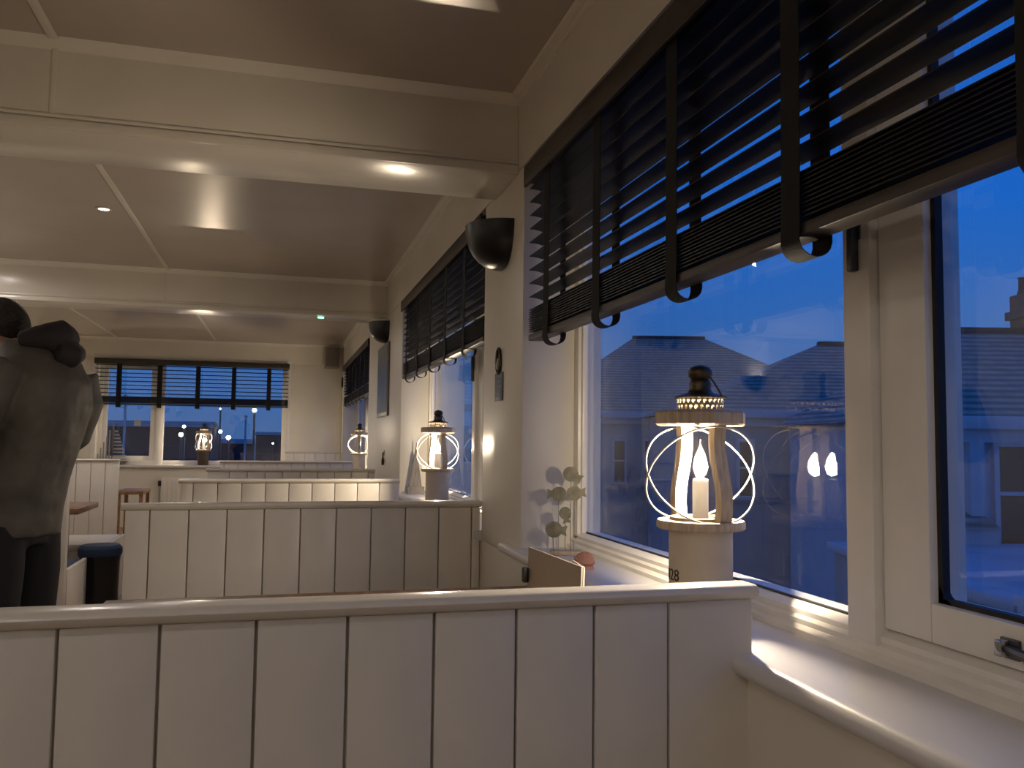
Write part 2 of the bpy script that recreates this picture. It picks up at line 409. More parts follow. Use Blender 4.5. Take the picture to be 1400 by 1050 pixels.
# ------------------------------------------------------------------ booth partitions
def partition(label, yb, x0, x1, first, group, ztop=.94, pitch=.1415):
    """yb = back edge of the cap; boards face the camera"""
    t = thing('booth_partition', label, 'partition', group=group)
    yf = yb-.052; zc = ztop-.026
    B().box(x0+.004, x1-.002, yf+.018, yb-.008, 0, zc).build('core_panel', BOARD, t)
    pr = [(0, yb+.004, zc), (0, yb+.006, ztop-.012), (0, yb, ztop-.002), (0, yb-.012, ztop)]
    pr += [(0, yf-.004, ztop), (0, yf-.014, ztop-.003), (0, yf-.018, ztop-.011), (0, yf-.014, ztop-.020), (0, yf-.004, zc)]
    B().prism([(x0-.008, p[1], p[2]) for p in pr], (x1-x0+.010, 0, 0)).build('cap_rail', GLOSS, t, 50)
    edges = [x0+.004]
    x = first
    while x > x0+.03: x -= pitch
    x += pitch
    while x < x1-.03: edges.append(x); x += pitch
    edges.append(x1)
    cache = {}
    for a, c in zip(edges, edges[1:]):
        wd = round(c-a-.0045, 4)
        if wd not in cache: cache[wd] = B().box(-wd/2, wd/2, 0, .017, .002, zc-.001, .003).mesh('board', BOARD, 40)
        inst('board', cache[wd], t, ((a+c)/2, yf+random.uniform(-.001, .001), 0))
    return t
PG = 'white boarded booth partitions'
partition('large white boarded partition across the foreground with glossy cap', 1.452, -.575, .852, -.309, PG)
partition('white boarded partition behind the foreground one, ending at the narrow pier', 3.58, -.568, .838, -.474, PG)
partition('third white boarded partition back, brightly lit, ending left of the triangle ornament', 5.55, -.575, .760, -.499, PG)
partition('shadowed fourth partition back, its top level with the small side window lamp', 7.36, -.56, .800, -.53, PG)
partition('furthest lit strip of white boarded partition, below the end window', 9.80, -.615, .80, -.57, PG)
partition('boarded bench back against the end wall in the corner', YF-.008, .09, .838, .20, PG, ztop=1.012)
partition('white boarded partition left of the aisle, far beyond the standing man', 10.0, -2.98, -1.665, -1.80, PG, .945)
partition('white end panel left of the aisle, mostly hidden by the standing man', 5.22, -2.6, -1.115, -1.26, PG, 1.0)

# ------------------------------------------------------------------ left booth: benches, table, stool
def bench(label, y0, y1, group=None, seat=None):
    t = thing('bench', label, 'bench', group=group)
    B().box(-1.140, -1.115, y0, y1, 0, .45, .004).build('end_panel', BOARD, t)
    B().box(-2.6, -1.142, y0+.01, y1-.02, 0, .40).build('seat_box', BOARD, t)
    B().box(-2.6, -1.145, y0+.005, y1-.005, .40, .45, .015).build('seat_cushion' if seat is None else 'seat_board', seat or SEAT, t)
bench('white bench end with blue seat in front of the wooden table', 5.23, 5.72, 'benches of the aisle booth')
bench('white bench end beyond the dark stool beside the second partition', 6.42, 7.05, 'benches of the aisle booth', BOARD)
t = thing('dining_table', 'wooden table with square leg in the booth behind the dark stool', 'table')
B().box(-2.5, -1.19, 5.80, 6.40, .705, .742, .005).build('table_top', OAK, t)
B().box(-1.345, -1.285, 5.96, 6.02, 0, .705, .003).build('leg', OAK, t)
B().box(-2.35, -2.29, 5.96, 6.02, 0, .705, .003).build('leg', OAK, t)
t = thing('stool', 'black drum stool with dark blue padded top at the aisle', 'stool', (-1.075, 5.90, 0))
B().lathe([(0, 0), (.118, 0), (.122, .02), (.112, .2), (.116, .40), (.122, .44), (0, .44)], 32).build('stool_body', BLACK, t)
B().lathe([(.0, .44), (.124, .44), (.130, .455), (.128, .49), (.11, .507), (0, .512)], 32).build('stool_cushion', SEAT, t)
t = thing('low_table', 'low wooden table beyond the left boarded partition, under the end window', 'table')
B().box(-1.80, -1.50, 10.6, 11.2, .52, .56, .004).build('table_top', OAK, t)
for x, y in ((-1.77, 10.64), (-1.53, 10.64), (-1.77, 11.16), (-1.53, 11.16)): B().box(x-.02, x+.02, y-.02, y+.02, 0, .52).build('leg', OAK, t)
t = thing('dining_table', 'wooden booth table behind the foreground partition holding the menu', 'table')
B().box(-.46, .795, 1.93, 2.63, .70, .735, .005).build('table_top', OAK, t)
for x in (-.2, .55): B().lathe([(0, 0), (.2, 0), (.2, .015), (.04, .03), (.035, .70), (0, .70)], 20, (x, 2.28, 0)).build('pedestal', BLACK, t)

# menu folder standing on the near table
t = thing('menu_card', 'open beige menu card standing behind the foreground partition', 'menu', (.665, 2.10, .735))
CARD = mat('menu_board', (.27, .24, .20), .6, var=.08)
PAGE = mat('menu_page', (.62, .52, .44), .6, var=.05)
B().prism([(-.012, .10, 0), (-.008, .10, .178), (.070, -.10, .152), (.066, -.10, 0)], (.006, .003, 0)).build('cover', CARD, t)
B().prism([(.073, -.098, 0), (.077, -.098, .150), (.092, .030, .150), (.088, .030, 0)], (.004, 0, 0)).build('page', PAGE, t)
B().box(-.026, -.010, .085, .105, .085, .125, .004).build('clip', BLACK, t)
# coral coloured shell on the sill
b = B()
for k in range(9):
    a = PI*(k/8)-.0; b.tube([(0, 0, .012), (.030*math.cos(a), .012, .020+.028*math.sin(a))], [.005, .011], 8)
b.lathe([(0, 0), (.030, 0), (.026, .010), (0, .016)], 16)
tag(b.build('sea_shell', mat('coral_shell', (.36, .17, .12), .6), None, 50, (.90, 2.42, ZS)), 'coral red scallop shell on the sill behind the menu', 'shell')

# metal fish on stalks on the near sill
t = thing('fish_ornament', 'cluster of tarnished metal fish on thin stalks, near sill corner', 'ornament', (.945, 2.72, ZS), math.radians(-109))
FISH = mat('tarnished_metal', (.20, .19, .14), .5, metal=.4, var=.3, vscale=40)
B().box(-.022, .022, -.055, .055, 0, .016, .003).build('base', LWOOD, t)
def fish(py, pz, sgn, s, up=0):
    pts = []
    for k in range(15):
        a = .42+(2*PI-.84)*k/14; pts.append((0, sgn*s*(-math.cos(a))*-1.0, s*.92*math.sin(a)))
    pts = [(0, sgn*s*math.cos(PI-(PI*.86)+2*PI*.86*k/14)*1.0, s*.95*math.sin(PI-(PI*.86)+2*PI*.86*k/14)) for k in range(15)]
    tail = [(0, sgn*s*1.55, -s*.62), (0, sgn*s*1.42, 0), (0, sgn*s*1.55, s*.62)]
    body = [Vector((-.003, p[1], p[2])) for p in pts+tail]
    rot = Matrix.Rotation(up, 3, 'X')
    body = [rot @ v + Vector((0, py, pz)) for v in body]
    f = B().prism(body, (.006, 0, 0)).build('fish', FISH, t, 40)
    B().tube([(0, py, .014), (0, py, pz-s*.8)], .0016, 6).build('stalk', CHROME, t)
for args in ((.014, .272, 1, .027, -.5), (-.026, .205, -1, .026, 0), (.026, .208, 1, .026, .1), (-.004, .140, 1, .022, -1.4), (-.042, .085, 1, .029, -.1)): fish(*args)

# ------------------------------------------------------------------ lantern lamps
def text_mesh(body, size, depth):
    cu = bpy.data.curves.new('lettering', 'FONT'); cu.body = body; cu.size = size; cu.extrude = depth; cu.resolution_u = 3
    cu.align_x = 'CENTER'
    o = bpy.data.objects.new('lettering', cu); C.objects.link(o)
    dg = bpy.context.evaluated_depsgraph_get(); me = bpy.data.meshes.new_from_object(o.evaluated_get(dg))
    bpy.data.objects.remove(o); bpy.data.curves.remove(cu); return me

LAMP_PARTS = None
def make_lantern(label, loc, rz):
    t = thing('lantern_lamp', label, 'lamp', loc, rz, 'lantern lamps on the sills')
    B().lathe([(0, 0), (.070, 0), (.071, .004), (.071, .190), (.069, .19), (0, .19)], 48).build('drum', LDRUM, t)
    B().lathe([(0, .205), (.094, .205), (.099, .209), (.099, .221), (.096, .225), (0, .225)], 48).build('flange', LWOOD, t)
    B().lathe([(.050, .224), (.070, .224), (.068, .232), (.050, .232)], 40, closed=True).build('chimney_ring', LWOOD, t)
    g = B(); pro = []
    for k in range(13):
        z = .226+.206*k/12; pro.append((.052+.006*math.sin(PI*k/12), z))
    g.lathe(pro, 40).build('glass_chimney', LGLASS, t, 80)
    # two carved uprights, opposite each other
    for a in (0, PI):
        ou, inn = [], []
        for k in range(15):
            s = k/14; z = .216+.224*s
            r = .071+.011*math.sin(2*PI*(s*.86+.04))-.004*s
            ou.append((r+.010, z)); inn.append((r-.010, z))
        sec = ou+inn[::-1]; ca, sa_ = math.cos(a), math.sin(a)
        pts = [(r*ca+.016*sa_, r*sa_-.016*ca, z) for r, z in sec]
        B().prism(pts, (-.032*sa_, .032*ca, 0)).build('upright', LWOOD, t, 35)
    # top plate: octagonal ring
    n = 8; b = B(); rings = []
    for r, z in ((.050, .438), (.100, .438), (.105, .442), (.105, .466), (.098, .472), (.050, .472)):
        rings.append([(r*math.cos(2*PI*(i+.5)/n), r*math.sin(2*PI*(i+.5)/n), z) for i in range(n)])
    b.loft(rings+[rings[0]], cap=False).build('top_plate', LWOOD, t, 20)
    # pierced gallery
    b = B(); nc, R, rows, z0, hh = 26, .052, 2, .472, .0145
    def cyl(u, z): a = 2*PI*u/nc; return Vector((R*math.cos(a), R*math.sin(a), z))
    for row in range(rows):
        off = .5*row
        for i in range(nc):
            cu, cz = i+.5+off, z0+hh*(row+.5)
            sq = [(-.5, -.5), (0, -.5), (.5, -.5), (.5, 0), (.5, .5), (0, .5), (-.5, .5), (-.5, 0)]
            o_ = [b.bm.verts.new(cyl(cu+p[0], cz+p[1]*hh)) for p in sq]
            h_ = [b.bm.verts.new(cyl(cu+.36*math.cos(-3*PI/4+k*PI/4), cz+.36*hh*math.sin(-3*PI/4+k*PI/4))) for k in range(8)]
            for k in range(8): b.bm.faces.new((o_[k], o_[(k+1) % 8], h_[(k+1) % 8], h_[k]))
    bmesh.ops.remove_doubles(b.bm, verts=b.bm.verts[:], dist=.0002)
    ga = b.build('pierced_gallery', mat('pierced_brass', (.42, .34, .22), .45, metal=.4), t, 80)
    zt = z0+hh*2
    B().lathe([(.054, zt-.001), (.060, zt), (.060, zt+.003), (.030, zt+.012), (.024, zt+.020), (.026, zt+.032), (.023, zt+.040), (.020, zt+.042),
               (.027, zt+.050), (.028, zt+.060), (.022, zt+.070), (.010, zt+.075), (0, zt+.076)], 32).build('cap_finial', LDARK, t, 60)
    B().tube([(.020, .004, zt+.055), (.036, .010, zt+.035), (.058, .014, zt+.003)], .0022, 6).build('handle_wire', LDARK, t)
    # two tilted wire hoops
    for k, ph in enumerate((math.radians(-10), math.radians(-10)+PI)):
        tau = math.radians(55); Rr = .131
        hi = Vector((math.cos(ph)*math.cos(tau), math.sin(ph)*math.cos(tau), math.sin(tau))); sd = Vector((-math.sin(ph), math.cos(ph), 0))
        pts = [Vector((0, 0, .328))+(hi*math.cos(2*PI*i/64)+sd*math.sin(2*PI*i/64))*Rr for i in range(64)]
        B().tube(pts, .0023, 8, True).build('wire_hoop', LWIRE, t, 80)
    B().lathe([(0, .22), (.018, .22), (.018, .314), (.016, .317), (0, .317)], 24).build('candle_tube', CANDLE, t)
    bulb = B().lathe([(.012, .316), (.018, .328), (.0235, .347), (.0215, .366), (.014, .388), (.006, .405), (0, .411)], 24).build('bulb', LGLASS, t, 80)
    B().lathe([(0, .322), (.012, .329), (.0165, .344), (.013, .362), (.005, .376), (0, .380)], 16).build('filament', FILA, bulb, 80)
    for ch in t.children:
        if ch.name.split('.')[0] != 'drum': ch.location.z = -.015
    return t
def lamp_light(t):
    l = bpy.data.lights.new('bulb_light', 'POINT'); l.energy = LAMP_W; l.color = (1, .83, .61); l.shadow_soft_size = .012
    o = bpy.data.objects.new('bulb_light', l); C.objects.link(o); o.parent = t; o.location = (0, 0, .332)
def copy_tree(o, parent=None):
    c = o.copy(); C.objects.link(c); c.parent = parent
    for ch in list(o.children): copy_tree(ch, c)
    return c
LB = math.radians(-79)
L1 = make_lantern('largest lit lantern lamp on the near sill, numbers on its drum', (.926, 1.74, ZS), LB)
lamp_light(L1)
for lab, loc, rz in (('lit lantern lamp on the middle window sill above the second partition', (.928, 5.05, ZS), LB+.15),
                     ('small lit lantern lamp on the furthest side window sill', (.918, 10.15, ZS), LB-.3),
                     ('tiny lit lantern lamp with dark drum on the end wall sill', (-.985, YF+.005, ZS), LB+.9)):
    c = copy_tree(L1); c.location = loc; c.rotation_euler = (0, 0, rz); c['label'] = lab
    if 'dark drum' in lab:                        # darker brown colour for this lamp's drum
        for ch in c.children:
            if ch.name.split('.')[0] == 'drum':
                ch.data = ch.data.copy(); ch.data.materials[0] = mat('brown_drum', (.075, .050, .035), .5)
# number on the near lamp's drum, wrapped round it
me = text_mesh('028', .036, .0006)
ang0 = math.atan2(-1.74, -.926)-math.radians(62)
for v in me.vertices:
    a = ang0+v.co.x/.0712; r = .0712+v.co.z
    v.co = Vector((r*math.cos(a), r*math.sin(a), .078+v.co.y))
me.materials.clear(); me.materials.append(INK)
nm = inst('drum_number', me, L1); nm.rotation_euler = (0, 0, -LB); nm['label'] = 'black stencilled number'

# ------------------------------------------------------------------ wall and ceiling fittings
def uplighter(label, y, ztop, r, h):
    t = thing('wall_uplighter', label, 'wall light', (WX, y, ztop), 0, 'black quarter-dome uplighters')
    quarter_dome(t, r, h); n = 20
    B().prism([(-(r-.012)*math.sin(PI*i/n), (r-.012)*math.cos(PI*i/n), -.012) for i in range(n+1)], (0, 0, .004)).build('diffuser', mat('dead_diffuser', (.3, .3, .28), .5), t)
def quarter_dome(t, r, h):
    rings = []; n = 20
    for k in range(9):
        a = (PI/2)*k/8.5; rr = r*math.cos(a)**.75; z = -h*math.sin(a)
        rings.append([(-rr*math.sin(PI*i/n), rr*math.cos(PI*i/n), z) for i in range(n+1)])
    b = B(); R = [[b.bm.verts.new(p) for p in q] for q in rings]
    for a, c in zip(R, R[1:]):
        for i in range(n): b.bm.faces.new((a[i], a[i+1], c[i+1], c[i]))
    for a, c in zip(R, R[1:]): b.bm.faces.new((a[0], c[0], c[-1], a[-1]))
    b.bm.faces.new(R[-1]); 
    b.build('shell', BLACK, t, 60)
uplighter('large black quarter-dome uplighter on the pier beside the near blind', 3.20, 2.045, .155, .17)
uplighter('small-looking black quarter-dome uplighter above the tall noticeboard', 6.98, 2.16, .155, .17)

# tall noticeboard and cleat on the second pier
t = thing('noticeboard', 'tall narrow framed blue picture on the pier past the middle window', 'picture', (WX, 7.12, 1.385))
B().box(-.018, 0, -.36, .36, 0, .60, .003).build('frame', mat('picture_frame', (.16, .15, .13), .4), t)
B().box(-.021, -.017, -.33, .33, .03, .57).build('picture', mat('blue_picture', (.075, .12, .17), .3, var=.45, vscale=5), t)
t = thing('cord_cleat', 'small dark tassel on the pier below the tall noticeboard', 'cleat', (WX, 7.0, 1.03))
B().lathe([(0, -.05), (.010, -.045), (.012, -.01), (.006, .02), (.004, .06), (0, .06)], 12, (-.013, 0, 0)).build('tassel', LDARK, t)
B().box(-.010, 0, -.008, .008, .03, .075, .002).build('hook', CHROME, t)
# pier sign and hook by the near window
t = thing('wall_hook', 'oval dark metal hook on the pier above the blue notice', 'hook', (WX, 3.24, 1.515))
HK = [(-.006, .030*math.cos(2*PI*k/28), .050*math.sin(2*PI*k/28)) for k in range(28)]
B().tube(HK, .006, 8, True).build('ring', LDARK, t)
B().prism([(-.004, .022*math.cos(2*PI*k/20), .016+.024*math.sin(2*PI*k/20)) for k in range(20)], (.004, 0, 0)).build('oval_plate', LDARK, t)
B().tube([(-.006, .002, .01), (-.012, .004, -.02), (-.010, -.004, -.036)], .004, 8).build('white_hook', CANDLE, t)
t = thing('wall_notice', 'small blue notice with pale rows on the pier under the hook', 'sign', (WX, 3.24, 1.36))
B().box(-.004, 0, -.062, .062, -.005, .108, .001).build('backing', mat('notice_blue', (.045, .060, .085), .4, var=.1), t)
NT = mat('notice_ink', (.13, .15, .17), .5)
for i, (z, wv) in enumerate(((.088, .05), (.066, .042), (.048, .046), (.030, .038), (.012, .046))):
    B().box(-.0055, -.004, -wv, wv, z, z+.010).build('text_row', NT, t)
# loudspeaker in the far corner
t = thing('loudspeaker', 'grey-beige loudspeaker high in the far corner', 'speaker', (.68, YF, 2.175))
SPK = mat('speaker_case', (.26, .22, .18), .5)
B().box(-.10, .10, -.17, -.03, 0, .30, .012).build('case', SPK, t)
B().box(-.085, .085, -.176, -.169, .02, .28, .004).build('grille', mat('speaker_grille', (.16, .14, .12), .8, bump=.4, bscale=300), t)
B().box(-.03, .03, -.032, 0, .10, .20, .003).build('bracket', BLACK, t)
t = thing('blind_cord_box', 'tiny black switch at the far end of the long wall', 'switch', (WX, 11.99, 1.98))
B().box(-.022, 0, -.03, .03, -.07, .07, .004).build('case', BLACK, t)
B().box(-.026, -.022, -.012, .012, -.03, .03, .002).build('rocker', CHROME, t)
# green-white indicator on the far beam
t = thing('emergency_light', 'tiny green-white lit indicator under the far ceiling beam', 'emergency light', (.305, 7.10, 2.2))
B().lathe([(0, -.022), (.028, -.020), (.040, -.006), (.040, 0), (0, 0)], 20).build('dome', mat('led_dome', (.5, .55, .5), .25), t)
B().box(-.030, .020, -.046, -.036, -.016, -.006, .003).build('led', glow('green_led', (.45, 1, .75), 3.5), t)
# radiator under the end window
t = thing('radiator', 'white panel radiator under the end window with dark valve', 'radiator', (-1.12, YF-.004, .18))
B().box(-.37, .37, -.085, -.035, 0, .47, .008).build('panel', GLOSS, t)
for k in range(13): B().box(-.345+.0545*k, -.313+.0545*k, -.092, -.083, .03, .43, .004).build('rib', GLOSS, t)
B().tube([(-.39, -.06, -.18), (-.39, -.06, .36)], .008, 8).build('pipe', CHROME, t)
B().box(-.41, -.36, -.082, -.038, .36, .43, .006).build('valve', BLACK, t)
for x in (-.25, .25): B().box(x-.02, x+.02, -.036, 0, .1, .35).build('bracket', CHROME, t)

# downlights
DLM = glow('downlight_lens', (1, .88, .72), 5)
def downlight(label, x, y, lit=1.0):
    t = thing('downlight', label, 'downlight', (x, y, ZC), 0, 'recessed ceiling downlights')
    B().lathe([(.030, -.001), (.044, -.001), (.046, -.005), (.040, -.008), (.030, -.006)], 28, closed=True).build('rim', GLOSS, t)
    B().lathe([(0, -.004), (.031, -.004), (.031, -.0015), (0, -.0015)], 24).build('lens', DLM, t)
    l = bpy.data.lights.new('downlight_beam', 'SPOT'); l.energy = DOWN_W*lit; l.color = (1, .91, .84); l.spot_size = math.radians(176); l.spot_blend = .45; l.shadow_soft_size = .035
    o = bpy.data.objects.new('downlight_beam', l); C.objects.link(o); o.parent = t; o.location = (0, 0, -.015)
downlight('small lit downlight in the ceiling beside the batten', -1.01, 5.21)
for x, y, k in ((-.95, .15, .5), (-.95, -2.4, 1), (-2.3, .15, 1), (-2.3, 3.9, 1), (-2.3, 9.3, 1.6), (-2.3, -2.4, 1), (-1.01, 8.9, 1.8), (-.2, -.75, .45), (-2.3, 6.3, 1)):  # unseen downlights added to bring up the room brightness
    downlight('added lit ceiling downlight, unseen, over the aisle side of the room', x, y, k)
LITD = glow('fill_diffuser', (1, .86, .74), 5)
def added_uplighter(label, x, y, rz, wt):  # unseen wall light, added to brighten the ceiling and walls
    t = thing('wall_uplighter', label, 'wall light', (x, y, 1.95), rz, 'added fill uplighters on the unseen walls')
    quarter_dome(t, .155, .17)
    B().prism([(-.14*math.sin(PI*i/20), .14*math.cos(PI*i/20), -.012) for i in range(21)], (0, 0, .004)).build('diffuser', LITD, t)
    l = bpy.data.lights.new('fill_uplight', 'SPOT'); l.energy = wt; l.color = (1, .89, .80); l.spot_size = math.radians(165); l.spot_blend = .6; l.shadow_soft_size = .05
    o = bpy.data.objects.new('fill_uplight', l); C.objects.link(o); o.parent = t; o.location = (-.08, 0, .02); o.rotation_euler = (PI, 0, 0)
for y in (-2.6, .4, 2.2, 4.6, 6.2, 8.4):
    added_uplighter('added quarter-dome fill uplighter, unseen, on the aisle side wall', XL, y, PI, UP_W)

# ornaments in the windows
t = thing('boat_ornament', 'tall grey triangular wooden ornament left of the middle sill lamp', 'ornament', (.93, 5.90, ZS))
DRIFT = wood('driftwood', (.13, .12, .11), (.24, .21, .19), .7, 'Z', 20)
B().prism([(-.045, 0, .05), (.045, 0, .05), (.012, 0, .27), (0, 0, .32), (-.012, 0, .27)], (0, .02, 0)).build('sail', DRIFT, t)
B().prism([(-.055, -.02, 0), (.055, -.02, 0), (.062, -.02, .05), (-.062, -.02, .05)], (0, .06, 0)).build('hull', DRIFT, t)
B().tube([(0, .01, .3), (.002, .01, .36)], .003, 6).build('mast', DRIFT, t)
t = thing('sailing_boat_ornament', 'striped slatted triangular sail ornament on the end wall sill', 'ornament', (-2.12, YF+.03, ZS))
PALE = wood('pale_slat', (.30, .29, .28), (.42, .40, .38), .6, 'X', 20)
for k in range(9):
    z = .06+.046*k; wv = .17*(1-(z-.02)/.55)
    B().box(.015, .02+wv, -.006, .006, z, z+.022, .002).build('sail_slat', PALE, t)
for k in range(5):
    x = -.03-.034*k; B().box(x-.016, x, -.006, .006, .05, .05+.40*(1-k/5.2), .002).build('sail_slat', PALE, t)
B().tube([(0, 0, .03), (0, 0, .56)], .006, 8).build('mast', DRIFT, t)
B().prism([(-.19, -.03, .05), (.20, -.03, .05), (.15, -.03, 0), (-.15, -.03, 0)], (0, .06, 0)).build('hull', DRIFT, t)
NOTE = tag(B().box(-.045, .045, -.003, 0, -.04, .04).build('window_sticker', mat('sticker_paper', (.45, .47, .52), .6), None, 40, (-1.84, YF+.129, 1.375)),
           'pale square sticker on the left pane of the end window', 'sticker')

# ------------------------------------------------------------------ the standing man
def man():
    rz = math.radians(64)
    t = thing('person', 'standing man in black hooded coat and dark trousers, seen from behind', 'person', (-.835, 3.45, 0), rz)
    SKIN = mat('skin', (.50, .28, .20), .5, var=.06)
    COAT = mat('black_coat', (.075, .068, .060), .62, var=.2, vscale=7, bump=.9, bscale=9)
    HOOD = mat('black_hood', (.018, .015, .018), .8, var=.2, bump=.6, bscale=14)
    TROU = mat('dark_trousers', (.007, .007, .010), .85, var=.2)
    HAIR = mat('dark_hair', (.012, .009, .008), .6, var=.4, vscale=60, bump=.8, bscale=120)
    SHOE = mat('black_shoe', (.008, .008, .008), .4)
    def ell(c, rx, ry, n=24, tilt=0):
        return [(c[0]+rx*math.cos(2*PI*i/n), c[1]+ry*math.sin(2*PI*i/n)*math.cos(tilt), c[2]+ry*math.sin(2*PI*i/n)*math.sin(tilt)) for i in range(n)]
    def ball(b, c, rx, ry, rz_, n=20, tilt=0):
        rr = Matrix.Rotation(tilt, 3, 'X'); rings = []
        for k in range(1, n):
            a = -PI/2+PI*k/n; rings.append([Vector(c)+rr @ Vector((rx*math.cos(a)*math.cos(2*PI*i/n), ry*math.cos(a)*math.sin(2*PI*i/n), rz_*math.sin(a))) for i in range(n)])
        b.loft(rings)
    def remesh(o, v, sm=6):
        r = o.modifiers.new('fuse', 'REMESH'); r.mode = 'VOXEL'; r.voxel_size = v; r.use_smooth_shade = True
        s = o.modifiers.new('soft', 'SMOOTH'); s.factor = .5; s.iterations = sm
    # --- body: one fused figure
    b = B()
    ball(b, (0, .215, 1.590), .074, .096, .118, tilt=-.55)                  # skull, bowed
    ball(b, (0, .265, 1.545), .052, .060, .075, tilt=-.55)                  # jaw
    b.tube([(0, .325, 1.585), (0, .350, 1.560), (0, .335, 1.548)], [.010, .016, .012], 8)   # nose
    b.tube([(-.022, .325, 1.528), (.022, .325, 1.528)], .009, 8)            # lips
    for s in (-1, 1):
        ball(b, (s*.076, .205, 1.582), .012, .024, .034, 12, tilt=-.4)      # ears
        ball(b, (s*.032, .300, 1.602), .013, .010, .009, 10)                # eyes
    b.tube([(0, .05, 1.42), (0, .12, 1.50), (0, .19, 1.56)], [.066, .058, .055], 16)
    b.loft([ell((0, .097, .88), .120, .075), ell((0, .080, 1.0), .120, .075), ell((0, .04, 1.15), .135, .09), ell((0, .015, 1.30), .155, .10), ell((0, .03, 1.42), .155, .085), ell((0, .06, 1.47), .07, .06)])
    for s in (-1, 1):
        b.tube([(s*.085, .07, .93), (s*.09, .075, .72), (s*.092, .085, .50), (s*.095, .065, .28), (s*.095, .055, .09)], [.066, .066, .054, .048, .038], 16)
        b.tube([(s*.095, .03, .05), (s*.10, .12, .045), (s*.10, .20, .035)], [.038, .036, .026], 12)
    ra = [(.180, .02, 1.43), (.205, .005, 1.32), (.205, .045, 1.205), (.185, .16, 1.10), (.155, .245, 1.02)]
    la = [(-.190, .03, 1.44), (-.245, .035, 1.32), (-.265, .06, 1.21), (-.19, .20, 1.17), (-.10, .32, 1.19)]
    for arm, s in ((ra, 1), (la, -1)):
        b.tube(arm, [.052, .048, .041, .036, .026], 14)
        wv = Vector(arm[-1]); d = (wv-Vector(arm[-2])).normalized(); sd = Vector((0, 0, 1)).cross(d).normalized(); up = d.cross(sd)
        b.tube([wv, wv+d*.05, wv+d*.085], [.026, .036, .030], 10)            # palm
        for k, ln in enumerate((.060, .072, .076, .066)):
            o = up*(.024-.016*k); p0 = wv+d*.080+o
            b.tube([p0, p0+d*ln*.45+sd*s*.004, p0+d*ln*.8+sd*s*.020, p0+d*ln*.85+sd*s*.036], [.0095, .009, .0085, .0075], 8)
        p0 = wv+d*.025+up*.026; b.tube([p0, p0+up*.026+d*.022, p0+up*.030+d*.050+sd*s*.010], [.012, .0105, .009], 8)
    body = b.build('body', SKIN, t, 180); remesh(body, .0065, 3)
    # --- coat
    b = B()
    b.loft([ell((0, .100, .83), .170, .128), ell((0, .095, .92), .172, .130), ell((0, .065, 1.05), .175, .128), ell((0, .030, 1.18), .180, .130),
            ell((0, .005, 1.30), .190, .135), ell((0, .008, 1.40), .190, .130), ell((0, .030, 1.475), .170, .112), ell((0, .065, 1.52), .120, .095), ell((0, .095, 1.545), .080, .080)])
    b.tube(ra[:4]+[(.180, .185, 1.03)], [.078, .074, .070, .060, .055], 16)
    b.tube(la[:4]+[(-.125, .285, 1.17)], [.084, .076, .070, .060, .055], 16)
    coat = b.build('coat', COAT, t, 180); remesh(coat, .010, 4)
    tx = bpy.data.textures.new('coat_folds', 'CLOUDS'); tx.noise_scale = .11; tx.noise_depth = 1
    dm = coat.modifiers.new('folds', 'DISPLACE'); dm.texture = tx; dm.strength = .013; dm.mid_level = .42
    # --- bunched hood at the nape
    b = B()
    for k in range(11):
        pass
    rings = []
    for k in range(13):
        a = PI*.14+PI*.72*k/12                # horseshoe round the back of the neck
        cx, cy = .110*math.cos(a), .100-.145*math.sin(a)
        rings.append((cx, cy, 1.520+.040*math.sin(a)))
    b.tube(rings, [.030, .036, .042, .047, .052, .056, .058, .056, .052, .047, .042, .036, .030], 14)
    b.tube([(-.06, -.035, 1.575), (0, -.050, 1.590), (.06, -.035, 1.575)], [.030, .036, .030], 12)
    b.tube([(-.05, -.075, 1.505), (0, -.095, 1.490), (.05, -.075, 1.505)], [.040, .048, .040], 12)
    hd = b.build('hood', HOOD, t, 180); remesh(hd, .008, 4)
    # --- trousers, shoes, hair
    b = B()
    b.loft([ell((0, .095, .80), .140, .098), ell((0, .092, .95), .145, .100), ell((0, .075, 1.04), .150, .105)])
    for s in (-1, 1):
        b.tube([(s*.085, .078, .90), (s*.092, .08, .70), (s*.094, .09, .48), (s*.098, .07, .26), (s*.098, .06, .07)], [.076, .080, .074, .069, .066], 16)
    remesh(b.build('trousers', TROU, t, 180), .011, 4)
    for s in (-1, 1):
        b = B(); b.tube([(s*.096, -.005, .055), (s*.097, .06, .055), (s*.10, .15, .045), (s*.10, .235, .035)], [.048, .050, .044, .030], 14)
        b.box(s*.098-.046, s*.098+.046, -.05, .255, 0, .022, .01)
        remesh(b.build('shoe', SHOE, t, 180), .008, 2)
    b = B(); ball(b, (0, .200, 1.606), .081, .100, .112, tilt=-.55)
    hair = b.build('hair', HAIR, t, 180)
    me = hair.data; bm = bmesh.new(); bm.from_mesh(me)                        # short back and sides: cut away face and nape
    for co, no in (((0, .285, 1.60), (0, .82, -.20)), ((0, .20, 1.578), (0, .35, -1))):
        g = bm.verts[:]+bm.edges[:]+bm.faces[:]
        bmesh.ops.bisect_plane(bm, geom=g, plane_co=co, plane_no=no, clear_outer=True)
        bmesh.ops.holes_fill(bm, edges=[e for e in bm.edges if e.is_boundary])
    bm.to_mesh(me); bm.free()
    return t
man()

